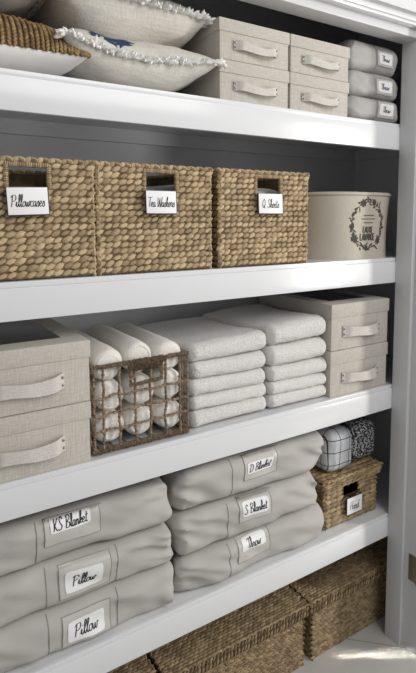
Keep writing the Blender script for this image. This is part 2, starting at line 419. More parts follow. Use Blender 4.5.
# ------------------------------------------------------------------ shelves
TH = .082
def shelf(z, label):
    t = thing('closet_shelf', label, 'shelf', (0, 0, z), 0, 'white shelves built into the closet')
    boxo('shelf_board', 'paint', t, XL+.001, XR-.001, .018, YB-.001, -.020, 0)
    k = MB(); k.box(XL+.001, XR-.001, 0, .019, -TH, -.0125, .002); k.box(XL+.001, XR-.001, .0025, .0195, -.0125, .0, .0015)
    k.build('front_lip', 'paint', t)
    boxo('back_cleat', 'wall', t, XL+.001, XR-.001, YB-.019, YB-.001, -.061, -.020)
    boxo('side_cleat', 'wall', t, XR-.019, XR-.001, .025, YB-.019, -.061, -.020)
    return t
shelf(Z1, 'top white wooden shelf with a deep front lip carrying throw pillows')
shelf(Z2, 'second white wooden shelf carrying three woven baskets and a round tub')
shelf(Z3, 'third white wooden shelf carrying folded towels between linen boxes')
shelf(Z4, 'lowest white wooden shelf carrying grey blanket bags')

# ------------------------------------------------------------------ woven faces
def weave_face(mb, o, u, v, n, W, Hh, nu, nv, hole=None, tilt=.35, fat=.62, flat=.5, thick=.005, alt=False, seg=(6, 4)):
    """rows of plump stitches on the rectangle o + u*[0,W] + v*[0,Hh], outward normal n"""
    o, u, v, n = Vector(o), Vector(u), Vector(v), Vector(n)
    du, dv = W/nu, Hh/nv
    for j in range(nv):
        off = .5*(j % 2) if alt else .12*math.sin(j*1.7)
        for i in range(-1, nu+1):
            x = (i+.5+off)*du + random.uniform(-.08, .08)*du; y = (j+.5)*dv + random.uniform(-.08, .08)*dv
            if x < du*.25 or x > W-du*.25: continue
            if hole and hole[0]-du*.35 < x < hole[1]+du*.35 and hole[2]-dv*.35 < y < hole[3]+dv*.35: continue
            tl = tilt*(1 if not alt or j % 2 else -1)+random.uniform(-.12, .12)
            a = u*math.cos(tl)+v*math.sin(tl); b = -u*math.sin(tl)+v*math.cos(tl)
            s = random.uniform(.88, 1.12)
            mb.ell(o+u*x+v*y+n*random.uniform(-.0008, .001), a*(du*fat*s), b*(dv*flat*s), n*thick, *seg)
def braid(mb, pts, r, step, th=.9):
    """line of overlapping slanted stitches forming a rope edge"""
    pts = [Vector(p) for p in pts]
    for a, b in zip(pts[:-1], pts[1:]):
        L = (b-a).length; t = (b-a)/L; k = max(1, int(L/step))
        n1 = t.orthogonal().normalized(); n2 = t.cross(n1)
        for i in range(k+1):
            s = 1 if i % 2 else -1
            mb.ell(a+t*(L*i/k), (t*.9+n1*.35*s).normalized()*step*.85, n1*r*th, n2*r*th, 6, 4)

# --- large handled hyacinth baskets (second shelf); origin = bottom front-left corner
BW, BD, BH = .308, .34, .255
HX0, HX1, HZ0, HZ1 = .124, .206, .198, .240
def make_hyacinth():
    t = thing('woven_basket', 'x', 'basket', (0, 0, 0), 0, 'large woven baskets on the second shelf')
    k = MB(); q = .006
    # shell: front in four pieces around the hand hole, sides, back, bottom
    for x0, x1, z0, z1 in ((q, HX0, q, BH-q), (HX1, BW-q, q, BH-q), (HX0, HX1, q, HZ0), (HX0, HX1, HZ1, BH-q)):
        k.box(x0, x1, .006, .014, z0, z1)
    k.box(q, .014, .006, BD-q, q, BH-q); k.box(BW-.014, BW-q, .006, BD-q, q, BH-q)
    k.box(q, BW-q, BD-.014, BD-q, q, BH-q); k.box(q, BW-q, .006, BD-q, .002, .010)
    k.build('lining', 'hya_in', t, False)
    k = MB(); nv = 17
    weave_face(k, (0, .006, .004), (1,0,0), (0,0,1), (0,-1,0), BW, BH-.008, 16, nv, (HX0, HX1, HZ0-.004, HZ1), .42, .70, .47, .006)
    weave_face(k, (.006, BD, .004), (0,-1,0), (0,0,1), (-1,0,0), BD, BH-.008, 18, nv, None, .42, .70, .47, .006)
    weave_face(k, (BW-.006, 0, .004), (0,1,0), (0,0,1), (1,0,0), BD, BH-.008, 18, nv, None, .42, .70, .47, .006)
    for x in (.005, BW-.005):
        for y in (.006, BD-.006): braid(k, [(x, y, .006), (x, y, BH-.004)], .0062, .013)
    k.build('woven_body', 'hya', t)
    k = MB()
    z = BH-.001
    braid(k, [(.004, .005, z), (BW-.004, .005, z), (BW-.004, BD-.005, z), (.004, BD-.005, z), (.004, .005, z)], .0068, .012)
    k.build('rim', 'hya', t)
    k = MB()
    # wrapped hand grip round the hole
    fr = [(HX0-.003, .008, HZ0-.002), (HX0-.003, .008, HZ1+.004), (HX1+.003, .008, HZ1+.004), (HX1+.003, .008, HZ0-.002)]
    for a, b in zip(fr[:-1], fr[1:]):
        a, b = Vector(a), Vector(b); L = (b-a).length; n = int(L/.0036); t_ = (b-a)/L
        sd = t_.cross(Vector((0, 1, 0)))
        for i in range(n+1): k.ell(a+t_*(L*i/n), t_*.0026, Vector((0, .0075, 0)), sd*.0065, 6, 4)
    k.build('hand_grip', 'hya', t)
    return t
b1 = make_hyacinth()
YF = .016
b1.location = (ux(-.7785)-BW, YF, Z2); b1['label'] = 'woven tan basket tagged Pillowcases, leftmost on the second shelf'
b2 = dup(b1, (ux(-.7765), YF, Z2), 0, 'woven tan basket tagged Tea Washers, between two like it')
b3 = dup(b1, (ux(-.5255), YF-.004, Z2), 0, 'woven tan basket tagged Q Sheets, next to the printed round tub')
def cloth_roll(name, m, loc, w, d, h, label, cat, group=None, seed=0):
    def fn(p):
        q = p*9 + Vector((seed, seed, 0)); return p + Vector((0, 0, 1))*noise.noise(q)*.008 + Vector((0, 1, 0))*noise.noise(q*1.3)*.006
    vs, fs = rounded(w, d, h, min(w, .06)*.45, d*.3, h*.3, 10, fn)
    k = MB(); k.add(vs, fs); o = k.build(name, m, None, loc=loc); return tag(o, label, cat, group)
cloth_roll('folded_linen', 'greycloth', (ux(-.7765)+.155, YF+.03, Z2+.012), .26, .26, .205, 'grey folded cloth inside the basket tagged Tea Washers', 'linen')
cloth_roll('folded_linen', 'whitecloth', (ux(-.5275)+.155, YF+.026, Z2+.02), .26, .26, .195, 'white and grey folded sheet inside the basket tagged Q Sheets', 'linen', seed=4)
cloth_roll('folded_linen', 'hya_in', (ux(-.7785)-BW+.155, YF+.03, Z2+.02), .26, .26, .172, 'dark stand-in for the shaded inside of the basket tagged Pillowcases', 'linen', seed=8)  # dark block added in lining colour for the basket's shaded inside

def clip_label(loc, w, h, txt, label, rx=0., roll_=0., lw=.84, lh=.42, wt=.0012):
    """stiff card tag with writing on a dark backing; origin centre of the card"""
    t = thing('basket_tag', label, 'tag', loc, 0, 'white card tags clipped to the woven baskets'); t.rotation_euler = (rx, roll_, 0)
    boxo('backing', 'clip', t, -w/2-.001, w/2+.0028, .0004, .0045, -h/2-.0028, h/2+.001, .0008)
    c = boxo('card', 'card', t, -w/2, w/2, -.0015, .0005, -h/2, h/2, .0006)
    k = MB(); ribbons_mesh(k, text_ribbons(txt, w*lw, h*lh, wt), lambda x, z, o: Vector((x, -.0015-o, z)), .0003)
    k.build('lettering', 'ink', c, False)
    k = MB(); k.box(-.012, .012, .0045, .008, h/2-.012, h/2+.004)
    k.build('clip', 'clip', t)
    return t
clip_label((ux(-.8935), .001, uz(.1285)), .082, .056, 'Pillowcases', 'white card tag reading Pillowcases clipped to the leftmost woven basket', -.05, -.03)
clip_label((ux(-.657), .001, uz(.130)), .079, .053, 'Tea Washers', 'white card tag reading Tea Washers clipped to the middle woven basket', -.05, .0, .9)
clip_label((ux(-.4035), -.001, uz(.1305)), .081, .053, 'Q Sheets', 'white card tag reading Q Sheets clipped to the woven basket beside the tub', -.05, .0, .72)

# ------------------------------------------------------------------ round canvas tub
def make_tub():
    t = thing('storage_tub', 'beige round canvas tub printed with a black wreath, right end of second shelf', 'tub', (ux(-.086), .202, Z2), -.0)
    R, Hh = .196, .208; N = 72; NZ = 16
    def pt(a, z, r_off=0.):
        e = 2.5; c, s_ = math.cos(a), math.sin(a)
        r = (abs(c)**e + abs(s_)**e)**(-1/e); fl = 1 + .05*(z/Hh) - .02*math.sin(PI*z/Hh)
        wob = 1 + .008*math.sin(3*a+z*12)
        rr = (R*r*fl*wob*.93) + r_off
        return Vector((rr*c, rr*s_, z))
    k = MB(); vs = []; fs = []
    prof = [(i/NZ*Hh, 0) for i in range(NZ+1)] + [(Hh+.003, -.003), (Hh, -.006)] + [(Hh*(1-i/4), -.007) for i in range(1, 4)] + [(.008, -.007)]
    for z, o in prof:
        for j in range(N): vs.append(pt(2*PI*j/N, z, o))
    for i in range(len(prof)-1):
        for j in range(N): a = i*N+j; b = i*N+(j+1) % N; fs.append((a, b, b+N, a+N))
    fs.append(tuple(range(N))[::-1]); fs.append(tuple((len(prof)-1)*N+j for j in range(N)))
    k.add(vs, fs); body = k.build('tub_body', 'tub', t)
    k = MB(); ring = [pt(2*PI*j/N, Hh-.004, .001) for j in range(N)]; k.tube(ring, .004, 6, True); k.build('rolled_rim', 'tub', t)
    bvh = BVHTree.FromPolygons(vs, fs)
    def mapf(x, z, off):
        # wrap around the side: x is arc length, 0 at the front
        a = A0 + x/R
        d = Vector((math.cos(a), math.sin(a), 0)); h = bvh.ray_cast(Vector((0, 0, z))+d*1.0, -d)
        return h[0] + d*off if h[0] is not None else Vector((0, 0, z))+d*(R+off)
    A0 = -PI/2-.02; ZC = .108
    k = MB()
    rnd = random.Random(3)
    # wreath: leaves, berries and stems round an oval
    def leaf(x, z, ang, L, Wd):
        n = 6; rb = []
        for i in range(n+1):
            s_ = i/n; ww = Wd*math.sin(PI*min(1, s_*1.0))**.8*.5+.0002
            cx_, cz_ = x+math.cos(ang)*L*s_, z+math.sin(ang)*L*s_; nx_, nz_ = -math.sin(ang), math.cos(ang)
            rb.append((Vector((cx_+nx_*ww, cz_+nz_*ww)), Vector((cx_-nx_*ww, cz_-nz_*ww))))
        return rb
    ribs = []; RX, RZ = .072, .074
    for i in range(88):
        a = 2*PI*i/88 + rnd.uniform(-.03, .03)
        dens = .55 + .45*abs(math.sin(a*1.5+.6))
        if rnd.random() > dens+.25 : continue
        rr = rnd.uniform(.88, 1.1); x = RX*math.cos(a)*rr; z = ZC+RZ*math.sin(a)*rr
        ribs.append(leaf(x, z, a+PI/2+rnd.uniform(-1.1, 1.1), rnd.uniform(.010, .019), rnd.uniform(.003, .0065)))
    for (a, big) in ((1.95, 1.2), (1.25, 1.0), (3.75, 1.25), (5.55, 1.1), (3.2, .8), (.0, .7), (4.6, .8)):
        x = RX*math.cos(a); z = ZC+RZ*math.sin(a)
        for q in range(7): ribs.append(leaf(x, z, q*2*PI/7+a, .012*big, .006*big))
    st = []
    for i in range(49):
        a = 2*PI*i/48; p = Vector((RX*math.cos(a), ZC+RZ*math.sin(a))); n_ = Vector((math.cos(a), math.sin(a)))*.0006
        st.append((p+n_, p-n_))
    ribs.append(st)
    ribbons_mesh(k, ribs, mapf, .0004); k.build('wreath_print', 'ink_soft', body, False)
    k = MB()
    def shift(r, dz): return [[(a+Vector((0, dz)), b+Vector((0, dz))) for a, b in rb] for rb in r]
    ribs = shift(text_ribbons('EAU DE', .048, .018, .0034, CAPS, 0), ZC-.015) + shift(text_ribbons('LAVANDE', .072, .021, .0036, CAPS, 0), ZC-.038)
    for dz, wd in ((.030, .050), (.019, .066), (.007, .046)):
        pts = []
        n = 40
        for i in range(n+1):
            x = (i/n-.5)*wd; z = ZC+dz+.0014*math.sin(i*2.2); pts.append((Vector((x, z+.0008)), Vector((x, z-.0008))))
        ribs.append(pts)
    ribbons_mesh(k, ribs, mapf, .0004); k.build('lettering', 'ink_soft', body, False)
    return t
make_tub()

# ------------------------------------------------------------------ lidded linen boxes
def make_linen_box(w, d, h, lid, name_group, hw=.6, window=True, sag=.010):
    """origin bottom front-left"""
    t = thing('linen_box', 'x', 'box', (0, 0, 0), 0, name_group)
    boxo('box_body', 'linen', t, .003, w-.003, .003, d-.003, 0, h-.004, .003)
    l = boxo('lid', 'linen', t, 0, w, 0, d, h-lid, h, .003)
    if window:
        boxo('lid_window', 'window_reflect', l, .05, w-.05, .06, d-.03, h-.001, h+.0008, .0003)
    # strap handle with riveted ends, bowed outwards
    hx0, hx1 = w/2-w*hw/2, w/2+w*hw/2; zc = (h-lid)*.56; hh = (h-lid)*.17; k = MB(); n = 24; vs = []
    for i in range(n+1):
        s = i/n; x = hx0+(hx1-hx0)*s; e = min(1, s/.16, (1-s)/.16); e = e*e*(3-2*e)
        y = -.001 - .013*e; z = zc - sag*math.sin(PI*s)*.8 + .002*math.sin(7*s)
        hw_ = hh*(1-.18*math.sin(PI*s)); tw = .003*math.sin(2*PI*s)
        vs += [(x, y-tw, z+hw_), (x, y+tw, z-hw_), (x, y+.0025-tw, z+hw_), (x, y+.0025+tw, z-hw_)]
    fs = [(0, 1, 3, 2), (n*4, n*4+2, n*4+3, n*4+1)]
    for i in range(n):
        o = i*4; fs += [(o, o+4, o+5, o+1), (o+2, o+3, o+7, o+6), (o, o+2, o+6, o+4), (o+1, o+5, o+7, o+3)]
    k.add(vs, fs); hd = k.build('strap_handle', 'linen_strap', t)
    for x in (hx0+.004, hx1-.004):
        for dz in (-.45, .45):
            k = MB(); k.ell((x, -.0025, zc+dz*hh*1.1), Vector((.0034,0,0)), Vector((0,.0022,0)), Vector((0,0,.0034)), 10, 6, .5)
            k.build('rivet', 'metal', hd)
    return t
# third shelf, right end
W3, H3 = .2645, .1465
g3 = 'linen boxes at the right end of the third shelf'
r1 = make_linen_box(W3, .37, H3, .043, g3, .62, True, .005)
r1.location = (ux(-.2115), .013, Z3); r1['label'] = 'beige linen box with strap handle under a like box, right end of third shelf'
dup(r1, (ux(-.2105), .013, Z3+H3+.001), 0, 'beige linen box with strap handle on top, right of the folded towels')
# third shelf, left end
g3l = 'linen boxes at the left end of the third shelf'
WL = .285
r2 = make_linen_box(WL, .36, .1425, .040, g3l, .56, True, .006)
r2.location = (ux(-.7985)-WL, .006, Z3); r2['label'] = 'large oatmeal linen box under a like box, left of the towel basket'
dup(r2, (ux(-.7965)-WL, .006, Z3+.1435), 0, 'large oatmeal linen box on top, left of the rolled towels')
# top shelf 2 x 2
gt = 'small linen boxes on the top shelf'
WT, HT = .2285, .0995
r3 = make_linen_box(WT, .33, HT, .032, gt, .62, False, .008)
YT = .004
r3.location = (ux(-.5275), YT, Z1); r3['label'] = 'small cream linen box, lower one beside the fringed pillows'
dup(r3, (ux(-.5275), YT, Z1+HT+.001), 0, 'small cream linen box, upper one beside the fringed pillows')
dup(r3, (ux(-.3500), YT, Z1), 0, 'small cream linen box, lower one beside the grey pouches')
dup(r3, (ux(-.3500), YT, Z1+HT+.001), 0, 'small cream linen box, upper one beside the grey pouches')

# ------------------------------------------------------------------ grey storage bags
def make_bag(loc, w, d, h, txt, label, group, lab, seed, wob=.013, seam=None, tw=.8, wt=.0018, lh=.45, pocket=None, tilt=0., cardrot=0., name='storage_bag', ry=.042, squeeze=None):
    """origin bottom front centre. lab=(cx,cz,w,h) label card"""
    rnd = random.Random(seed); sv = Vector((seed*3.1, seed*1.7, seed*.9))
    def fn(p):
        q = p + sv
        fx = abs(p.x)/(w/2); edge = max(0, fx-.62)/.38
        n1 = noise.noise(Vector((q.x*7, q.y*6, q.z*14))); n2 = noise.noise(Vector((q.x*22+q.z*12, q.y*10, q.z*26)))
        cr_ = abs(noise.noise(Vector((q.x*11 + q.z*20, q.y*5, q.z*9))))
        amp = wob*(1+1.0*edge)
        vz = (p.z/h)*2-1
        fold = (1-min(1, abs(noise.noise(Vector((q.x*9+q.z*9*(1 if p.x > 0 else -1), q.y*3, q.z*7+q.x*3))))*7))
        n3 = noise.noise(Vector((q.x*48, q.y*20, q.z*48)))
        y = p.y + n1*amp + n2*amp*.32 + cr_*amp*.9 - fold*.0035*(.3+edge) + n3*.0009
        x = p.x + noise.noise(q*13)*amp*.9*edge - math.copysign(edge*edge*.004*abs(vz)**2, p.x)
        z = p.z
        if p.z > h*.5: z += n1*.004 - .003*edge*edge
        else: z += max(0, n2)*.002 + .003*edge*edge
        return Vector((x, y, max(0, z)))
    vs, fs = rounded(w, d, h, min(.024, w*.10), ry, h*.30, 32, fn)
    t = thing(name, label, 'bag', loc, tilt, group)
    k = MB(); k.add(vs, fs); k.build('bag_body', 'pouch' if name == 'storage_pouch' else 'bag', t)
    cx, cz, lw, lh_ = lab
    mp = surf_map(vs, fs, cx, cz, 0, cardrot)
    pw, ph, dx, dz = pocket or (lw*1.45, lh_*1.5, 0, 0)
    mpp = surf_map(vs, fs, cx+dx, cz+dz, 0, cardrot)
    k = MB(); patch(k, mpp, pw, ph, .0006, .0008, 14, 8); pk = k.build('label_pocket', 'bag_window', t)
    k = MB(); pts = []
    for (x0, z0, x1, z1) in ((-1,-1,1,-1), (1,-1,1,1), (1,1,-1,1), (-1,1,-1,-1)):
        for i in range(8): s = i/8; pts.append(mpp((x0+(x1-x0)*s)*pw/2, (z0+(z1-z0)*s)*ph/2, .0012))
    k.tube(pts, .0012, 5, True); k.build('pocket_stitching', 'bag_edge', pk)
    k = MB(); patch(k, mp, lw, lh_, .0018, .0008, 10, 6, .006); c = k.build('label_card', 'card', t)
    k = MB(); ribbons_mesh(k, text_ribbons(txt, lw*tw, lh_*lh, wt), lambda x, z, o: mp(x, z, .0026+o), .0003); k.build('lettering', 'ink', c, False)
    for sx in (seam or []):
        k = MB(); pts = []
        for i in range(15):
            z = h*(.06+.88*i/14); hmp = surf_map(vs, fs, 0, 0) if False else None
            pts.append(mp_world(vs, fs, sx, z))
        pts = [p for p in pts if p is not None]
        if len(pts) > 3: k.tube(pts, .0014, 5); k.build('seam', 'bag_edge', t)
    return t
_cache = {}
def mp_world(vs, fs, x, z):
    key = id(vs)
    if key not in _cache: _cache.clear(); _cache[key] = BVHTree.FromPolygons([Vector(v) for v in vs], fs)
    h = _cache[key].ray_cast(Vector((x, -1, z)), Vector((0, 1, 0)))
    return Vector((h[0].x, h[0].y-.0004, h[0].z)) if h[0] is not None else None
# lowest shelf left pile (shows from x=-1.24 to -.826)
LX = ux(-.629); BWL = .56; CXL = LX-BWL/2
def lb(u): return ux(u)-CXL
gl = 'grey bags in the left pile on the lowest shelf'
hL = .1145
make_bag((CXL, .010, Z4), BWL, .40, hL, 'Pillow', 'grey cloth bag labelled Pillow at the bottom of the left pile', gl, (lb(-.817), .052, .090, .053), 1, seam=[lb(-.885), lb(-.755)], pocket=(.118, .078, .002, .004), tw=.66, lh=.55)
make_bag((CXL, .012, Z4+hL), BWL, .40, hL, 'Pillow', 'grey cloth bag labelled Pillow between two others in the left pile', gl, (lb(-.819), .062, .088, .052), 2, seam=[lb(-.885), lb(-.755)], pocket=(.122, .080, .004, .003), tw=.62, lh=.5)
make_bag((CXL-.004, .014, Z4+2*hL), BWL, .40, hL, 'KS Blanket', 'grey cloth bag labelled KS Blanket on top of the left pile', gl, (lb(-.835), .092, .094, .034), 3, seam=[lb(-.895)], pocket=(.130, .070, .005, -.010), tw=.86, lh=.72)
# lowest shelf right pile
RX0, RX1 = ux(-.621), ux(-.214)
BWR = RX1-RX0; CXR = (RX0+RX1)/2
def rb_(u): return ux(u)-CXR
gr = 'grey bags in the right pile on the lowest shelf'
make_bag((CXR, .010, Z4), BWR+.010, .40, .1125, 'Throw', 'grey cloth bag labelled Throw at the bottom of the right pile', gr, (rb_(-.434), .088, .086, .034), 5, seam=[rb_(-.502)], pocket=(.115, .066, 0, -.012), tw=.6, lh=.7)
make_bag((CXR-.014, .012, Z4+.1125), BWR-.02, .40, .1195, 'S Blanket', 'grey cloth bag labelled S Blanket in the middle of the right pile', gr, (rb_(-.433)+.014, .084, .088, .040), 6, seam=[rb_(-.502)+.014], pocket=(.108, .074, .0, .004), tw=.86, lh=.6)
make_bag((CXR, .014, Z4+.232), BWR, .40, .122, 'D Blanket', 'grey cloth bag labelled D Blanket on top of the right pile', gr, (rb_(-.417), .080, .092, .034), 7, seam=[rb_(-.492)], pocket=(.118, .080, .004, .006), tw=.84, lh=.7)
# top shelf pouches at the right end
gp = 'grey pouches on the top shelf'
PX0 = ux(-.170); PWd = .235; PC = PX0+PWd/2
ph = .0775
for i, (txt, lab_) in enumerate((('Throw', 'grey pouch labelled Throw at the bottom of the top shelf pile'), ('Throw', 'grey pouch labelled Throw in the middle of the top shelf pile'), ('Throw', 'grey pouch labelled Throw on top of the top shelf pile'))):
    lx = ux(-.050)-PC
    make_bag((PC-.002*i, .004+.003*i, Z1+(0, .071, .147)[i]), PWd, .34, (.0725, .0775, .090)[i], txt, lab_, gp, (lx+.004, .038+(.008 if i == 2 else 0), .062, .034), 11+i, .006, seam=[lx-.040], pocket=(.078, .048, 0, 0), tw=.6, lh=.5, wt=.0012, name='storage_pouch', ry=.03)

# ------------------------------------------------------------------ folded towels
def towel(x0, x1, y0, z0, h, seed, label, group, d=.33, skew=0., top=False):
    w = x1-x0; sv = Vector((seed*2.3, seed, seed*.7))
    def fn(p):
        q = p+sv; vz = p.z/h*2-1
        n1 = noise.noise(Vector((q.x*8, q.y*8, q.z*20))); n2 = noise.noise(q*60)+.6*noise.noise(q*120)
        x = p.x + n1*.004 + n2*.0012; y = p.y + n1*.004 + n2*.0018
        z = p.z + n2*.0018 + (n1*.003 if vz > 0 else 0)
        if top:      # loose last fold sinks in the middle and spreads towards the back
            z += (-.010*math.sin(PI*min(1, p.y/d)))*(vz > 0)
            if vz > 0: z += .006*math.sin(p.x*14+1)
            x += skew*(p.y/d)*(1 if p.x < 0 else .35)
        # gentle undulation of the stack
        z += .0025*math.sin(p.x*11+seed)*(1 if h > 0 else 0)
        return Vector((x, y, z))
    vs, fs = rounded(w, d, h, h*.30, h*.62, h*.46, 30, fn)
    k = MB(); k.add(vs, fs)
    o = k.build('folded_towel', 'towel', None, loc=((x0+x1)/2, y0, z0))
    return tag(o, label, 'towel', group)
names = ['lowest', 'second from the bottom', 'middle', 'second from the top', 'topmost']
x0, x1 = ux(-.583), ux(-.392)
z = Z3
for i, h in enumerate((.045, .040, .048, .049, .056)):
    towel(x0+random.uniform(-.003, .003), x1+random.uniform(-.003, .003)+(.004 if i == 4 else 0), .024+random.uniform(0, .004), z+(.0025 if i == 0 else 0), h-.0005, 20+i,
          'white terry folded towel, %s of the stack beside the wicker basket' % names[i], 'towels in the left stack', .34, -.06, i == 4)
    z += h
x0, x1 = ux(-.3835), ux(-.2125)+.003
z = Z3
for i, h in enumerate((.043, .040, .047, .062, .065)):
    towel(x0+random.uniform(-.002, .002), x1+random.uniform(-.002, .001), .020+random.uniform(0, .004), z+(.0025 if i == 0 else 0), h-.0005, 40+i,
          'white terry folded towel, %s of the stack beside the linen boxes' % names[i], 'towels in the right stack', .34, -.05, i == 4)
    z += h

# ------------------------------------------------------------------ open wicker basket with rolled towels
WX0, WX1 = ux(-.789), ux(-.597); WW = WX1-WX0; WD = .33; WH = .220
def rope(mb, a, b, r, wig=.0015, seed=0, n=None, tw=1.0):
    a, b = Vector(a), Vector(b); L = (b-a).length; n = n or max(6, int(L/.0045)); pts = []
    for i in range(n+1):
        p = a+(b-a)*i/n; q = p*30+Vector((seed, 0, seed))
        pts.append(p+Vector((noise.noise(q), noise.noise(q+Vector((5,0,0)))*.6, noise.noise(q+Vector((0,5,0)))))*wig)
    mb.tube(pts, r, 7, False, lambda i: 1+.3*math.sin(i*2.4)*tw)
def twist(mb, pts, r, step):
    """thick wrapped bundle of strands: slanted overlapping coils"""
    pts = [Vector(p) for p in pts]
    for a, b in zip(pts[:-1], pts[1:]):
        L = (b-a).length; t = (b-a)/L; k = max(1, int(L/step)); n1 = t.cross(Vector((0, 1, 0)))
        if n1.length < .1: n1 = Vector((0, 0, 1))
        n1.normalize(); n2 = t.cross(n1)
        for i in range(k+1):
            mb.ell(a+t*(L*i/k)+n1*random.uniform(-.001, .001), (n1+t*.55).normalized()*r*random.uniform(.95, 1.2), n2*r*.8, t*step*.55, 6, 4)
random.seed(4); wb = thing('wicker_basket', 'open wicker grid basket full of rolled towels on the third shelf', 'basket', (WX0, .022, Z3))
k = MB()
cols = 6; rows = (.058, .098, .140)
for i in range(cols):
    x = WW*(i+.55)/(cols+.1)
    rope(k, (x, 0, .012), (x, 0, WH-.012), .0034, .004, i)
for j, z in enumerate(rows): rope(k, (0, -.001, z), (WW, -.001, z+.004), .0034, .007, j+9)
k.build('front_grid', 'rope', wb)
k = MB()
for X in (0, WW):
    for i in range(6):
        y = WD*(i+.5)/6; rope(k, (X, y, .012), (X, y, WH-.012), .0026, .003, i+20)
    for j, z in enumerate(rows): rope(k, (X, 0, z), (X, WD, z), .0026, .004, j+30)
for i in range(cols): rope(k, (WW*(i+.5)/cols, WD, .01), (WW*(i+.5)/cols, WD, WH-.01), .0026, .003, i+40)
for z in rows: rope(k, (0, WD, z), (WW, WD, z), .0026, .004, 50)
for i in range(7): rope(k, (WW*(i+.5)/7, 0, .006), (WW*(i+.5)/7, WD, .006), .0026, .001, i+60)
k.build('side_grid', 'rope', wb)
k = MB(); twist(k, [(0,0,.011), (WW,0,.011), (WW,WD,.011), (0,WD,.011), (0,0,.011)], .0095, .0052); k.build('base_rim', 'rope', wb)
k = MB(); twist(k, [(0,0,WH-.006), (WW,0,WH-.006), (WW,WD,WH-.006), (0,WD,WH-.006), (0,0,WH-.006)], .0075, .0055)
for X in (0, WW):
    for Y in (0, WD): twist(k, [(X, Y, .012), (X, Y, WH-.006)], .0045, .006)
k.build('top_rim', 'rope', wb)
k = MB(); hx0, hx1 = WW*.37, WW*.70
twist(k, [(hx0, -.002, WH-.002), (hx0, -.002, WH-.062), (hx1, -.002, WH-.058), (hx1, -.002, WH-.002)], .0062, .005)
twist(k, [(hx0, -.003, WH-.014), (hx1, -.003, WH-.014)], .0165, .0052)
k.build('handle_wrap', 'rope', wb)
# rolled towels, axis front to back, spiral end visible
def make_roll(r, d):
    def prof(a, y): return r*(1+.03*math.sin(2*a+1))
    k = MB(); N = 28; ys = [.0, .004, .012, .05, .12, .2, d-.012, d]; rs = [.62, .86, .97, 1.01, .99, 1.0, 1, .85]
    vs = []
    for y, q in zip(ys, rs):
        for j in range(N):
            a = 2*PI*j/N; rr = prof(a, y)*q*(1+.025*noise.noise(Vector((math.cos(a)*2, y*14, math.sin(a)*2)))); vs.append(Vector((rr*math.cos(a), y, rr*math.sin(a))))
    fs = []
    for i in range(len(ys)-1):
        for j in range(N): a = i*N+j; b = i*N+(j+1) % N; fs.append((a, b, b+N, a+N))
    fs.append(tuple((len(ys)-1)*N+j for j in range(N)))
    fs.append(tuple(range(N))[::-1])
    k.add(vs, fs)
    # spiral folded edge on the end face
    pts = []
    for i in range(46):
        a = i/52*2*PI*2.3; rr = r*(.10+.76*i/52); pts.append((rr*math.cos(a), .002, rr*math.sin(a)))
    k.tube(pts, .0026, 6)
    return k
rr_ = .0395
k = make_roll(rr_, .30)
first = k.build('rolled_towel', 'towel_roll', None)
rowname = ['bottom', 'middle', 'top']; colname = ['left', 'centre', 'right']
ctr = 0
for row in range(3):
    for c in range(3):
        o = first if ctr == 0 else first.copy()
        if ctr: COL.objects.link(o)
        ctr += 1
        x = WX0+.044+(WW-.088)*c/2 + (0.003 if row == 1 else 0)
        z = Z3+.016+rr_+row*.0775 + (.006*(c == 1) if row == 2 else 0)
        o.location = (x, .022+.013+.004*((row+c) % 2), z); o.rotation_euler = (0, c*2.1+row*1.3, 0)
        tag(o, 'cream rolled towel in the wicker basket, %s row, %s column' % (rowname[row], colname[c]), 'towel', 'rolled towels in the wicker basket')

# ------------------------------------------------------------------ small lidded basket on the lowest shelf
SX0, SX1 = ux(-.199), ux(-.012); SW = SX1-SX0; SD = .26; SH = .173; SLID = .034
sb = thing('lidded_basket', 'small brown woven basket with lid and white tag at the right end of lowest shelf', 'basket', (SX0, .042, Z4))
hx = (.088, .158, SH-.082, SH-SLID+.001)
k = MB()
for a, b, c, d in ((.005, hx[0], .004, SH-.01), (hx[1], SW-.005, .004, SH-.01), (hx[0], hx[1], .004, hx[2]), (hx[0], hx[1], hx[3], SH-.01)): k.box(a, b, .005, .012, c, d)
k.box(.005, .012, .005, SD-.005, .004, SH-.01); k.box(SW-.012, SW-.005, .005, SD-.005, .004, SH-.01); k.box(.005, SW-.005, SD-.012, SD-.005, .004, SH-.01); k.box(.005, SW-.005, .005, SD-.005, .002, .008)
k.build('lining', 'grass_in', sb, False)
k = MB()
weave_face(k, (0, .005, .002), (1,0,0), (0,0,1), (0,-1,0), SW, SH-SLID+.006, 9, 9, hx, .22, .72, .56, .0055)
weave_face(k, (.005, SD, .002), (0,-1,0), (0,0,1), (-1,0,0), SD, SH-SLID+.006, 9, 9, None, .22, .72, .56, .0055)
weave_face(k, (SW-.005, 0, .002), (0,1,0), (0,0,1), (1,0,0), SD, SH-SLID+.006, 9, 9, None, .22, .72, .56, .0055)
for x in (.005, SW-.005): braid(k, [(x, .006, .004), (x, .006, SH-SLID)], .006, .014)
k.build('woven_body', 'grass2', sb)
lidp = MB(); e = .012
lidp.box(-e+.004, SW+e-.004, -e+.004, SD+e-.004, SH-.012, SH-.003)
for (a, b, c, d) in ((-e+.004, SW+e-.004, -e+.004, -e+.010), (-e+.004, -e+.010, -e+.004, SD+e-.004), (SW+e-.010, SW+e-.004, -e+.004, SD+e-.004)): lidp.box(a, b, c, d, SH-SLID, SH-.004)
lo = lidp.build('lid', 'grass_in', sb, False)
k = MB()
weave_face(k, (-e, -e+.004, SH-SLID), (1,0,0), (0,0,1), (0,-1,0), SW+2*e, SLID, 11, 4, None, .22, .72, .56, .005)
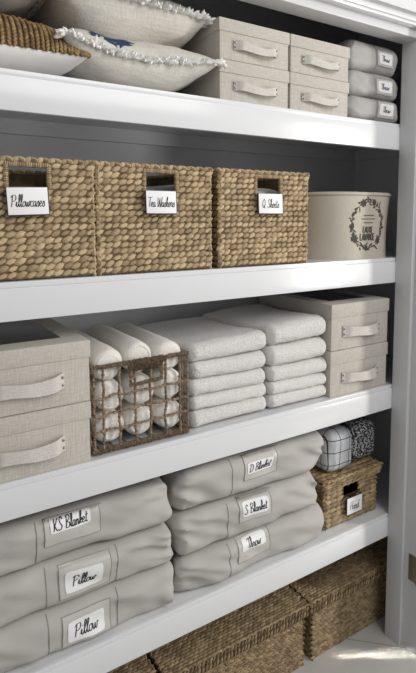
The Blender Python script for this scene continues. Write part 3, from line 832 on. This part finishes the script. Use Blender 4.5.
weave_face(k, (-e+.004, SD+e, SH-SLID), (0,-1,0), (0,0,1), (-1,0,0), SD+2*e, SLID, 11, 4, None, .22, .72, .56, .005)
weave_face(k, (-e, -e, SH-.003), (1,0,0), (0,1,0), (0,0,1), SW+2*e, SD+2*e, 11, 14, None, .22, .72, .56, .004)
braid(k, [(-e+.003, SD+e, SH-.002), (-e+.003, -e+.003, SH-.002), (SW+e-.003, -e+.003, SH-.002), (SW+e-.003, SD+e, SH-.002)], .0055, .014)
k.build('lid_weave', 'grass2', lo)
clip_label((ux(-.106), .0285, uz(-.634)), .069, .056, 'Hand', 'white card tag reading Hand clipped to the small lidded basket', 0, .0, .62, .5)

# bundled cloths on the small lidded basket
def bundle(name, m, loc, w, d, h, seed, label, rz=0):
    def fn(p):
        q = p*14+Vector((seed, 0, seed)); n = noise.noise(q)
        f = abs(noise.noise(Vector((p.x*40+seed, p.y*20, p.z*8))))
        return Vector((p.x*(1-.10*(p.z/h)), p.y-n*.004+f*.008, max(0, p.z+n*.004)))
    vs, fs = rounded(w, d, h, w*.24, d*.2, h*.26, 18, fn); k = MB(); k.add(vs, fs)
    o = k.build(name, m, None, loc=loc); o.rotation_euler = (0, 0, rz); return tag(o, label, 'cloth')
bundle('cloth_bundle', 'check', (ux(-.136), .048, Z4+SH+.003), .125, .17, .142, 3, 'grey bundled cloth with thin black windowpane checks on the small lidded basket')
bundle('cloth_bundle', 'speckle', (ux(-.034), .066, Z4+SH+.003), .122, .16, .138, 9, 'black and white speckled bundled cloth on the small lidded basket')

# ------------------------------------------------------------------ big seagrass baskets on the floor
FH = uz(-.862); FW = .52; FD = .38; FLID = .046
def make_floor_basket():
    t = thing('seagrass_basket', 'x', 'basket', (0, 0, 0), 0, 'large lidded seagrass baskets on the floor')
    k = MB(); k.box(.016, FW-.016, .012, FD-.012, .002, FH-.012); k.build('basket_core', 'grass_in', t, False)
    k = MB(); n = 19
    weave_face(k, (.012, .012, .0), (1,0,0), (0,0,1), (0,-1,0), FW-.024, FH-FLID+.004, 32, n, None, .16, .72, .56, .0045, True)
    weave_face(k, (.016, FD-.006, .0), (0,-1,0), (0,0,1), (-1,0,0), FD-.012, FH-FLID+.004, 19, n, None, .16, .72, .56, .0045, True)
    weave_face(k, (FW-.016, .006, .0), (0,1,0), (0,0,1), (1,0,0), FD-.012, FH-FLID+.004, 19, n, None, .16, .72, .56, .0045, True)
    k.build('woven_body', 'grass', t)
    k = MB(); k.box(.004, FW-.004, .004, FD-.004, FH-FLID, FH-.004); lo = k.build('lid', 'grass_in', t, False)
    k = MB()
    weave_face(k, (0, .004, FH-FLID), (1,0,0), (0,0,1), (0,-1,0), FW, FLID-.006, 42, 2, None, 1.2, .9, .22, .004, False)
    weave_face(k, (.004, FD, FH-FLID), (0,-1,0), (0,0,1), (-1,0,0), FD, FLID-.006, 30, 2, None, 1.2, .9, .22, .004, False)
    weave_face(k, (FW-.004, 0, FH-FLID), (0,1,0), (0,0,1), (1,0,0), FD, FLID-.006, 30, 2, None, 1.2, .9, .22, .004, False)
    weave_face(k, (0, 0, FH-.004), (1,0,0), (0,1,0), (0,0,1), FW, FD, 32, 36, None, .16, .75, .6, .0035, True)
    braid(k, [(.003, .003, FH-.004), (FW-.003, .003, FH-.004), (FW-.003, FD-.003, FH-.004), (.003, FD-.003, FH-.004), (.003, .003, FH-.004)], .0045, .014)
    k.build('lid_weave', 'grass', lo)
    return t
fb = make_floor_basket()
fb.location = (ux(-.2355), .05, 0); fb['label'] = 'large lidded seagrass basket on the floor beside the door frame'
dup(fb, (ux(-.2415)-FW, .05, 0), 0, 'large lidded seagrass basket on the floor, middle of the row')
dup(fb, (ux(-.2415)-2*FW-.012, .05, 0), 0, 'lidded seagrass basket on the floor, cut off below the left bags')

# ------------------------------------------------------------------ pillows on the top shelf
SAG = {1: lambda u: 0, 2: lambda u: .01*math.sin(u*3), 3: lambda u: .010*u+.030*max(0, -u-.35)-.008*math.cos(u*2.2), 4: lambda u: -.012*u*abs(u)}
def pillow_pt(u, v, W, D, TT, side, seed=0, sq=.07):
    """u,v in -1..1; side +1 top, -1 bottom; TT = (height above the seam, depth below it)"""
    x = W/2*u*(1-sq*(1-v*v)*abs(u)**2); y = D/2*v*(1-sq*(1-u*u)*abs(v)**2)
    t = max(0, (1-abs(u)**3.2))**.5*max(0, (1-abs(v)**3.2))**.5
    n = noise.noise(Vector((u*2.2+seed, v*2.2, side*3)))*.16 + noise.noise(Vector((u*6+seed, v*6, side*3)))*.07
    sag = SAG[seed](u)
    T = TT[0] if side > 0 else TT[1]
    return Vector((x, y, side*T*t*(1+n) + sag))
def pillow_side(mb, W, D, TT, side, seed, n=30):
    vs = []; fs = []
    for j in range(n+1):
        for i in range(n+1):
            u = math.sin(PI/2*(2*i/n-1)); v = math.sin(PI/2*(2*j/n-1)); vs.append(pillow_pt(u, v, W, D, TT, side, seed))
    for j in range(n):
        for i in range(n):
            a = j*(n+1)+i; f = (a, a+1, a+n+2, a+n+1); fs.append(f if side > 0 else f[::-1])
    mb.add(vs, fs)
def edge_pts(n=60):
    out = []
    for s in range(4):
        for i in range(n):
            t = -1+2*i/n
            u, v = ((t, -1), (1, t), (-t, 1), (-1, -t))[s]; out.append((u, v))
    return out
def make_pillow(name, label, W, D, TT, loc, rot, m, seed, fringe=False, under=None):
    t = thing(name, label, 'pillow', loc, 0, 'throw pillows on the top shelf'); t.rotation_euler = rot
    k = MB(); pillow_side(k, W, D, TT, 1, seed)
    if not under: pillow_side(k, W, D, TT, -1, seed)
    k.build('cover', m, t)
    if under:
        k = MB(); pillow_side(k, W, D, TT, -1, seed); k.build('underside', under, t)
    if fringe:
        k = MB(); rnd = random.Random(seed)
        for rep in range(2):
            for u, v in edge_pts(60):
                p = pillow_pt(u, v, W, D, TT, 1, seed); o_ = Vector((u*abs(u)**3, v*abs(v)**3, 0)).normalized()
                o_ = (o_+Vector((rnd.uniform(-.5, .5), rnd.uniform(-.5, .5), rnd.uniform(-.5, .7)))).normalized()
                L = rnd.uniform(.008, .015); sd = o_.cross(Vector((0, 0, 1))).normalized(); tp = sd.cross(o_)
                k.ell(p+o_*L*.7, o_*L, sd*rnd.uniform(.0035, .0055), tp*.0045, 6, 4)
        k.build('fringe', 'fringe', t)
    return t
KW, KD, KT = .46, .40, (.092, .046)
kp = make_pillow('knit_pillow', 'brown chunky knit pillow with smooth white underside, left end of top shelf', KW, KD, KT, (ux(-.785)-KW/2, .205, Z1+.050), (0, .0, .0), 'knit_in', 1, False, 'white_pillow')
k = MB(); rnd = random.Random(5)
nr, nc = 46, 58
for j in range(nr):
    for i in range(nc):
        u = math.sin(PI/2*(-1+2*(i+.5)/nc)); v = math.sin(PI/2*(-1+2*(j+.5)/nr))
        p = pillow_pt(u, v, KW, KD, KT, 1, 1); du = .02 if u < .97 else -.02; dv = .02 if v < .97 else -.02
        a = ((pillow_pt(u+du, v, KW, KD, KT, 1, 1)-p)*(1 if du > 0 else -1)).normalized()
        py_ = (pillow_pt(u, v+dv, KW, KD, KT, 1, 1)-p)*(1 if dv > 0 else -1)
        n_ = a.cross(py_).normalized(); b = n_.cross(a)
        sg = 1 if i % 2 else -1; d_ = (b+a*.5*sg).normalized(); e_ = n_.cross(d_)
        k.ell(p+n_*.002, d_*.0078, e_*.0036, n_*.0050, 6, 4)
k.build('knit_stitches', 'knit', kp)
make_pillow('throw_pillow', 'smooth white pillow lying on the brown knit pillow', .44, .36, (.05, .080), (ux(-.815)-.22, .215, Z1+.236), (0, 0, 0), 'white_pillow', 2)
P4 = (.39, .36, (.062, .060))
p4 = make_pillow('fringed_pillow', 'cream fringed pillow with a dark blue print, lying directly on the top shelf', P4[0], P4[1], P4[2], (ux(-.536)-.19, .175, Z1+.072), (0, .0, .03), 'cream', 3, True)
# blue printed sprig
k = MB(); rnd = random.Random(8)
for i in range(60):
    u0_ = -.48+rnd.uniform(-.22, .24); v0_ = -.90+rnd.uniform(-.07, .22); a = rnd.uniform(-.5, 1.0); L = rnd.uniform(.08, .17); vs = []
    for s_ in range(7):
        q = s_/6; uu = u0_+math.cos(a)*L*q; vv = v0_+math.sin(a)*L*q; ww = .022*math.sin(PI*min(.98, q+.02))+.002
        for sg in (-1, 1):
            p = pillow_pt(uu-math.sin(a)*ww*sg, max(-.985, vv+math.cos(a)*ww*sg), P4[0], P4[1], P4[2], 1, 3); vs.append(p+Vector((0, 0, .0012)))
    k.add(vs, [(2*s_, 2*s_+1, 2*s_+3, 2*s_+2) for s_ in range(6)])
k.build('blue_print', 'blue', p4)
make_pillow('fringed_pillow', 'plain cream fringed pillow lying on the blue printed pillow', .375, .34, (.05, .090), (ux(-.537)-.185, .21, Z1+.208), (0, .0, -.02), 'cream', 4, True)
